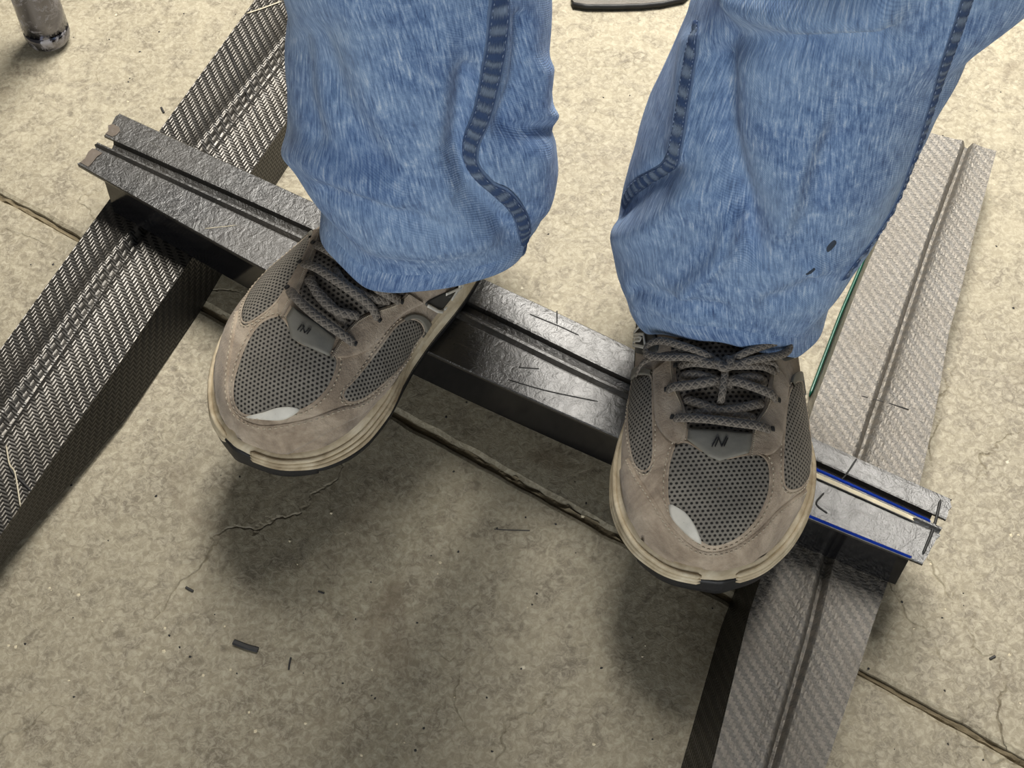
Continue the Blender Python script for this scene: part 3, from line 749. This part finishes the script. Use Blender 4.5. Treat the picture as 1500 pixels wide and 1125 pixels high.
def right_shoe(patch, strip, lace, stroke, P, sh, edge, stitch):
    # toe guard of thicker suede
    strip('toe_guard', [(100, 590), (130, 650), (185, 730), (250, 830), (330, 905), (400, 925), (480, 905), (560, 850), (640, 770), (735, 700)],
          [(70, 640), (72, 740), (100, 850), (150, 940), (230, 1010), (330, 1025), (450, 1035), (560, 985), (640, 890), (715, 760)], .0012, M['suede'], st=.0016)
    patch('toe_mesh', [(268, 540), (245, 610), (238, 690), (246, 760), (295, 830), (365, 893), (405, 906), (465, 890), (525, 848), (573, 785), (600, 715), (606, 655), (597, 598), (560, 572), (500, 580), (430, 590), (350, 555), (310, 530)], .0004, M['mesh'], 'grey perforated toe mesh', 14, rim=.0010)
    patch('reflective_patch', [(246, 756), (275, 765), (310, 790), (340, 835), (361, 893), (325, 875), (285, 838), (254, 800)], .0010, M['white'], 'white reflective sliver', 5)
    patch('side_mesh', [(690, 322), (722, 314), (750, 345), (764, 400), (763, 500), (754, 610), (735, 675), (700, 703), (657, 697), (652, 600), (660, 450), (672, 365)], .0004, M['mesh'], 'grey perforated side mesh', 10, rim=.0010)
    patch('side_mesh', [(112, 300), (145, 292), (183, 292), (187, 400), (188, 590), (165, 642), (132, 630), (110, 580), (99, 500), (99, 400)], .0004, M['mesh'], 'grey perforated side mesh', 10, rim=.0010)
    strip('mesh_cap', [(678, 318), (690, 290), (722, 279), (752, 300), (766, 345)], [(688, 335), (698, 318), (722, 314), (742, 330), (754, 360)], .0016, M['tab'], 'grey rubber loop')
    strip('mesh_cap', [(104, 300), (120, 270), (150, 262), (185, 275)], [(112, 312), (128, 296), (150, 292), (184, 296)], .0016, M['tab'], 'grey rubber loop')
    patch('tongue', [(268, 255), (262, 170), (430, 140), (590, 170), (606, 270), (582, 400), (545, 490), (430, 505), (315, 490), (298, 400), (276, 330)], .0004, M['tmesh'], 'dark padded mesh tongue', 10)
    strip('eyestay', [(262, 230), (272, 330), (298, 400), (310, 470), (300, 535)], [(192, 285), (194, 400), (205, 470), (235, 515), (268, 540)], .0022, M['suede'], st=.0014)
    strip('eyestay', [(612, 250), (590, 390), (560, 450), (540, 500), (528, 582)], [(668, 330), (656, 450), (640, 540), (610, 575), (583, 577)], .0022, M['suede'], st=-.0014)
    patch('toe_tab', [(316, 488), (430, 492), (540, 503), (536, 545), (526, 572), (480, 585), (425, 600), (385, 583), (345, 550), (312, 525)], .0024, M['tab'], 'grey rubber lace tab with slashed letter N', 6, sm=False)
    parts = [stroke(q, .00034, M['ink'], '', .0030) for q in ([(397, 553), (414, 520)], [(407, 553), (421, 524)], [(418, 520), (430, 553)], [(430, 553), (447, 519)], [(438, 552), (452, 524)])]
    obj('tab_logo', *merge(parts)[:2], M['ink'], sh, label='small embossed slashed letter N')
    # heel-side letters
    patch('heel_panel', [(122, 40), (160, 75), (205, 165), (195, 215), (120, 205), (118, 110)], .0010, M['dark'], 'charcoal side panel with white-edged letter N', 6)
    patch('heel_panel', [(640, 200), (665, 165), (735, 95), (752, 150), (750, 195), (690, 232), (655, 240)], .0010, M['dark'], 'charcoal side panel with white-edged letter N', 6)
    for q in ([[(128, 65), (155, 92), (152, 118), (124, 150), (164, 148), (170, 198), (126, 186), (128, 170), (158, 172), (156, 158), (122, 160)]],
              [[(690, 150), (722, 118), (733, 112), (742, 190), (682, 232), (678, 222), (692, 150)], [(700, 190), (726, 158), (728, 182), (700, 200)]]):
        obj('side_logo', *merge([stroke(s, .0010, None, '') for s in q])[:2], M['white'], sh, label='white outline of letter N')
    lace([(262, 448), (330, 462), (430, 475), (520, 486), (606, 490)], .0045)
    lace([(330, 432), (400, 432), (480, 425), (580, 393)], .0028); lace([(300, 376), (360, 405), (430, 432), (520, 446), (556, 450)], .0022)
    lace([(242, 348), (310, 342), (380, 330), (430, 312)], .0046); lace([(624, 384), (560, 360), (500, 335), (440, 315)], .0046)
    lace([(285, 300), (340, 300), (410, 318), (470, 330)], .0026); lace([(590, 320), (530, 310), (470, 318), (410, 330)], .0026)
    lace([(280, 262), (340, 258), (430, 268), (540, 270), (625, 285)], .0040)
    lace([(432, 245), (436, 300), (430, 350), (426, 412)], .0056, .0022)
    for q in ([(425, 262), (340, 250), (260, 252), (206, 240), (204, 212), (240, 190), (290, 200), (350, 222), (428, 252)], [(440, 255), (510, 225), (570, 200), (622, 190), (634, 215), (605, 245), (540, 256), (445, 268)]):
        lace(q, .0068, .0024, .003, 'lace_loop')
    lace([(420, 258), (330, 236), (260, 232), (190, 252), (130, 300)], .0050, .0018, .001, 'lace_end'); lace([(445, 262), (520, 262), (590, 262), (632, 286)], .0050, .0018, .001, 'lace_end')
    lace([(418, 240), (412, 262), (425, 285), (448, 280), (452, 252), (436, 238)], .0080, .0026, .001, 'lace_knot')
    parts = [stroke(q, .0016, None, '', .0026) for q in ([(236, 350), (246, 348)], [(256, 447), (266, 449)], [(602, 489), (612, 490)], [(620, 383), (632, 388)], [(268, 262), (280, 262)])]
    for v, f, u in parts: obj('eyelet', v, f, M['ink'], sh)
def left_shoe(patch, strip, lace, stroke, P, sh, edge, stitch):
    strip('toe_guard', [(185, 470), (170, 560), (150, 700), (148, 800), (185, 880), (270, 918), (370, 912), (470, 890), (580, 850), (700, 810), (860, 640)],
          [(150, 520), (110, 620), (72, 760), (68, 890), (130, 970), (230, 1035), (340, 1040), (430, 1005), (560, 930), (700, 850), (865, 670)], .0012, M['suede'], st=.0016)
    patch('toe_mesh', [(345, 490), (280, 512), (232, 570), (192, 660), (166, 760), (172, 838), (216, 880), (330, 872), (420, 862), (480, 832), (532, 780), (566, 710), (574, 650), (530, 628), (440, 602), (405, 575), (378, 520)], .0004, M['mesh'], 'grey perforated toe mesh', 14, rim=.0010)
    patch('reflective_patch', [(216, 884), (270, 894), (350, 898), (398, 880), (424, 856), (385, 846), (335, 850), (280, 868)], .0010, M['white'], 'white reflective sliver', 5)
    patch('side_mesh', [(850, 500), (898, 512), (918, 568), (888, 622), (800, 712), (702, 798), (642, 828), (597, 822), (592, 786), (642, 738), (742, 610), (800, 530)], .0004, M['mesh'], 'grey perforated side mesh', 10, rim=.0010)
    patch('side_mesh', [(468, 152), (460, 220), (402, 330), (332, 440), (242, 510), (204, 522), (198, 470), (232, 390), (302, 290), (382, 202), (430, 162)], .0004, M['mesh'], 'grey perforated side mesh', 10, rim=.0010)
    strip('mesh_cap', [(825, 500), (862, 482), (910, 490), (945, 530), (935, 582)], [(840, 512), (866, 500), (895, 508), (915, 540), (912, 585)], .0016, M['tab'], 'grey rubber loop')
    strip('mesh_cap', [(415, 165), (440, 140), (475, 145), (478, 180)], [(425, 178), (444, 160), (462, 162), (465, 185)], .0016, M['tab'], 'grey rubber loop')
    patch('tongue', [(505, 200), (560, 190), (720, 270), (840, 400), (800, 440), (715, 470), (650, 500), (605, 545), (500, 480), (425, 400), (455, 320), (480, 255)], .0004, M['tmesh'], 'dark padded mesh tongue', 10)
    strip('eyestay', [(520, 160), (485, 255), (455, 320), (425, 390), (385, 450), (360, 500)], [(485, 160), (450, 250), (405, 335), (365, 400), (345, 450), (345, 488)], .0022, M['suede'], st=.0014)
    strip('eyestay', [(840, 400), (800, 436), (715, 470), (650, 505), (600, 560), (545, 650)], [(905, 440), (830, 480), (770, 540), (690, 620), (620, 650), (572, 655)], .0022, M['suede'], st=-.0014)
    patch('toe_tab', [(400, 458), (375, 500), (395, 578), (435, 602), (540, 648), (566, 580), (490, 518)], .0024, M['tab'], 'grey rubber lace tab with slashed letter N', 6, sm=False)
    parts = [stroke(q, .00034, M['ink'], '', .0030) for q in ([(420, 552), (436, 532)], [(430, 558), (446, 537)], [(440, 533), (446, 564)], [(446, 564), (464, 545)], [(456, 568), (470, 550)])]
    obj('tab_logo', *merge(parts)[:2], M['ink'], sh, label='small embossed slashed letter N')
    patch('heel_panel', [(918, 440), (985, 402), (1060, 372), (1140, 332), (1120, 372), (1062, 420), (1010, 470), (955, 466)], .0010, M['dark'], 'charcoal side panel with white-edged letter N', 6)
    obj('side_logo', *merge([stroke(q, .0012, None, '') for q in ([(918, 446), (958, 466), (1012, 470)], [(990, 400), (1070, 362)], [(1012, 420), (1095, 368), (1080, 392), (1040, 422), (1014, 420)])])[:2], M['white'], sh, label='white outline of letter N')
    lace([(384, 388), (430, 450), (500, 515), (580, 570), (640, 602)], .0045)
    lace([(470, 330), (500, 410), (560, 475), (660, 492)], .0028); lace([(600, 525), (560, 470), (500, 400), (455, 340)], .0020)
    lace([(436, 286), (520, 330), (620, 400), (690, 455), (732, 508)], .0046); lace([(560, 300), (600, 370), (680, 420), (780, 430)], .0026)
    lace([(486, 212), (580, 272), (680, 350), (760, 408), (818, 434)], .0046); lace([(640, 300), (680, 350), (740, 400), (800, 412)], .0026)
    parts = [stroke(q, .0016, None, '', .0026) for q in ([(380, 382), (386, 390)], [(430, 284), (438, 288)], [(482, 208), (490, 214)], [(636, 600), (644, 604)], [(728, 504), (736, 512)], [(814, 432), (822, 436)])]
    for v, f, u in parts: obj('eyelet', v, f, M['ink'], sh)
ZS = .0722 - .0705 + .0705
def place(V): return V
sneaker(un(1066, 846, .088) + Vector((0, 0, ZS - .088)), math.radians(2), 1, {'map': (880, 430, 2.444), 'build': right_shoe}, 'worn taupe suede sneaker pointing straight ahead, with tied bow')
sneaker(un(345, 648, .088) + Vector((0, 0, ZS - .088)), math.radians(-36), -1, {'map': (280, 280, 2.678), 'build': left_shoe}, 'worn taupe suede sneaker turned out to the side')

LEFT_ROWS = [(0, 421, 805), (60, 421, 803), (110, 421, 801), (155, 422, 812), (195, 424, 811), (225, 434, 808), (250, 452, 805), (272, 476, 799), (290, 481, 793), (310, 477, 786), (335, 476, 775)]
legL, sL, _, _ = trouser(LEFT_ROWS, .545, unY(620, 338, .545).z, [
    ([(648, 60), (648, 150), (641, 235), (665, 285)], 22, .0035), ([(688, 120), (672, 215), (688, 285), (742, 325)], 26, -.0075),
    ([(775, 205), (800, 255), (795, 300)], 30, .004), ([(735, 20), (724, 110), (704, 185)], 16, .0022), ([(765, 30), (758, 120), (735, 185), (760, 192), (800, 188)], 12, -.004),
    ([(790, 100), (785, 165), (800, 172)], 14, .004), ([(482, 283), (540, 300), (600, 322), (650, 345)], 14, -.0035), ([(440, 236), (500, 262), (580, 290)], 22, .0045),
    ([(470, 60), (500, 150), (560, 240)], 20, -.0025), ([(520, 20), (545, 130), (590, 230)], 24, .002), ([(440, 60), (450, 140), (468, 205)], 12, -.002),
    ([(560, 350), (640, 372), (720, 360)], 22, .002), ([(735, 290), (765, 330)], 14, .003)], 3.1,
    [(.42, -.054, .068), (.50, -.058, .072), (.62, -.058, .078), (.76, -.062, .088)], 'faded blue denim trouser leg over the angled sneaker', [(.1, -.012), (.16, 0), (.3, .004), (.5, -.01), (.76, .0)], .93, (-.006, .020))
RIGHT_ROWS = [(0, 1019, 1425), (50, 1004, 1401), (110, 982, 1371), (160, 958, 1350), (200, 941, 1332), (250, 928, 1312), (290, 916, 1293), (325, 906, 1268), (352, 900, 1250), (380, 898, 1226), (400, 906, 1213), (425, 920, 1212)]
legR, sR, _, _ = trouser(RIGHT_ROWS, .505, unY(1060, 424, .505).z, [
    ([(1050, 90), (1056, 200), (1085, 310), (1098, 390)], 24, -.008), ([(1110, 60), (1125, 180), (1165, 300)], 40, .003), ([(1010, 60), (1000, 150), (990, 230)], 15, .003),
    ([(1200, 180), (1165, 260), (1140, 350)], 18, .003), ([(1250, 120), (1210, 230), (1180, 330)], 26, -.003), ([(985, 245), (940, 272), (905, 310)], 15, -.004), ([(920, 345), (960, 330), (1000, 300)], 26, .005),
    ([(930, 432), (985, 470), (1050, 488)], 14, -.003), ([(1000, 450), (1050, 400), (1070, 340)], 14, .004), ([(1120, 470), (1180, 440), (1212, 405)], 14, -.0035), ([(1190, 410), (1214, 402)], 12, .004),
    ([(1110, -5), (1190, 4), (1290, -8)], 36, .012), ([(1075, 52), (1160, 64), (1290, 52)], 24, -.005)], 8.7,
    [(.40, .17, .069), (.50, .19, .076), (.62, .195, .080), (.76, .185, .088)], 'faded blue denim trouser leg with oil spots over the straight sneaker', [(.1, -.012), (.16, 0), (.3, .0), (.42, -.012), (.5, -.02), (.76, .0)], .93, (.0, .0))
seam(sL, legL, [(733, -30), (730, 40), (720, 110), (706, 170), (690, 208), (691, 240), (712, 268), (740, 288), (762, 315), (769, 345), (766, 368)], lambda t: lerp(.0062, .0042, t))
seam(sR, legR, [(1022, 30), (1012, 80), (1002, 140), (992, 200), (982, 240), (952, 260), (930, 275), (914, 298)], .0042)
seam(sR, legR, [(1420, -10), (1404, 40), (1386, 90), (1366, 150), (1350, 200), (1332, 248), (1310, 300), (1280, 350), (1254, 383), (1236, 408)], .0028)
def blot(surf, leg, poly, lift, mat, name):
    c = Vector((sum(p[0] for p in poly) / len(poly), sum(p[1] for p in poly) / len(poly))); V = []
    pts = catmull([(x, y, 0) for x, y in poly], 4, True); m = len(pts)
    for r in (.02, .5, 1):
        for p in pts:
            a, b = surf.hit(lerp(c.x, p.x, r), lerp(c.y, p.y, r)); V.append(a + b * (lift if r < 1 else -.0002))
    obj(name, V, gridf(3, m, True), mat, leg)
blot(sR, legR, [(1210, 362), (1222, 350), (1227, 355), (1219, 366), (1211, 371)], .0004, M['stain'], 'oil_spot')
blot(sR, legR, [(1180, 402), (1192, 391), (1196, 394), (1186, 403)], .0004, M['stain'], 'oil_spot')

# ================================================================== SMALL THINGS
# tubular leg, top-left
def tube(root, name, P, r, mat, seg=24, cap=True):
    V = []; n = len(P)
    for i, (p, rr) in enumerate(zip(P, r)):
        T = (P[min(i + 1, n - 1)] - P[max(i - 1, 0)]).normalized(); a = T.cross(Vector((0, 1, 0))).normalized(); b = T.cross(a)
        for j in range(seg):
            w = 2 * math.pi * j / seg; V.append(p + a * rr * math.cos(w) + b * rr * math.sin(w))
    o = obj(name, V, gridf(n, seg, True) + [tuple(range(seg)), tuple((n - 1) * seg + j for j in range(seg))], mat, root); fixn(o); return o
b0 = un(74, 62, .0); st = empty('stool_leg', b0, 'scuffed chrome tube leg standing on the concrete', 'furniture leg')
up = Vector((-.02, .10, 1)).normalized(); r0 = .0185
tube(st, 'tube', [b0 + up * (.012 + k * .02) for k in range(24)], [r0] * 24, M['chrome'])
tube(st, 'foot_cap', [b0 + up * z for z in (.0003, .001, .003, .006, .010, .016)], [r0 * .60, r0 * .75, r0 * .88, r0 * .96, r0 * 1.005, r0 * 1.005], M['chrome'])
# grey sheet at the top edge
sp = [(838, -1), (841, 3), (860, 6), (900, 6), (940, 5), (970, 2), (1000, -4), (1030, -30), (1000, -70), (860, -70), (842, -30)]
z = .006; pts = [un(x, y, z) for x, y in sp]; c = sum(pts, Vector()) / len(pts)
sr = empty('grey_sheet', Vector((c.x, c.y, 0)), 'grey woven sheet with a black edge at the top of the picture', 'sheet')
n = len(pts); V = [Vector((p.x, p.y, z)) for p in pts] + [Vector((p.x, p.y, z - .0035)) for p in pts]
obj('sheet_face', V, [tuple(range(n)), tuple(reversed(range(n, 2 * n)))] + [(i, (i + 1) % n, n + (i + 1) % n, n + i) for i in range(n)], M['slate'], sr, smooth=False)
E = [p - Vector((0, 0, .003)) for p in pts] + [pts[0] - Vector((0, 0, .003))]
obj('edge_binding', *sweep(E, [Vector((0, 0, 1))] * len(E), .0024, .0028, 8)[:2], M['black'], sr)
# litter on the floor
def scrap(name, label, pts, w, mat, cat='scrap', h=.6):
    P = resample([un(x, y, w * h + .0002) for x, y in pts], 10); c = un(*pts[0], 0)
    v, f, u = sweep(P, [Vector((0, 0, 1))] * 10, w, w * h, 6, False)
    o = obj(name, [p - c for p in v], f, mat, None, smooth=False); o.location = c
    o['label'] = label; o['category'] = cat
scrap('plastic_scrap', 'short black plastic stick on the floor below the angled sneaker', [(342, 940), (360, 947), (378, 952)], .0019, M['black'])
scrap('bristle', 'tiny dark bristle right of the black plastic stick', [(423, 981), (424, 972), (426, 963)], .0006, M['ink'])
scrap('wire_bit', 'thin dark wire bit between the sneakers on the shadow edge', [(724, 775), (740, 776), (776, 777)], .0003, M['ink'], 'wire')
scrap('splinter', 'small dark splinter on the concrete near the scuffed leg', [(236, 157), (240, 165)], .0008, M['ink'])
scrap('splinter', 'tiny dark sliver on the brightly lit floor at the right edge', [(1450, 965), (1458, 961)], .0008, M['ink'])
scrap('splinter', 'small dark twig-like sliver left of the black stick', [(272, 860), (283, 866)], .0008, M['ink'])
scrap('splinter', 'small dark sliver in the shadow right of the black stick', [(466, 866), (475, 869)], .0006, M['ink'])
# grit and paint flecks
def grit(name, label, n, mat, sz, seed):
    random.seed(seed); V, Fc = [], []
    fixed = [(75, 865), (72, 862), (150, 910), (242, 920), (298, 990), (365, 1044), (115, 872), (937, 58), (940, 104)] if mat is M['chip'] else [(108, 55), (160, 58), (190, 115), (188, 120), (194, 116), (842, 706), (770, 758), (728, 774), (1328, 850), (1380, 905), (1384, 1012)]
    for i in range(n):
        x, y = fixed[i] if i < len(fixed) else (random.uniform(-60, 1560), random.uniform(-40, 1165))
        p = un(x, y, 0); r = sz * random.uniform(.4, 1.0); b = len(V); k = 5
        for j in range(k):
            w = 2 * math.pi * j / k; rr = r * random.uniform(.5, 1.2); V.append(p + Vector((rr * math.cos(w), rr * math.sin(w), .0001)))
        V.append(p + Vector((0, 0, r * .6))); Fc += [(b + j, b + (j + 1) % k, b + k) for j in range(k)]
    o = obj(name, V, Fc, mat, None, smooth=False, label=label, kind='stuff'); o['category'] = 'grit'
grit('pale_grit', 'pale paint flecks and grit scattered on the concrete', 150, M['chip'], .0014, 4)
grit('dark_grit', 'dark specks of grit scattered on the concrete', 170, M['ink'], .0012, 9)
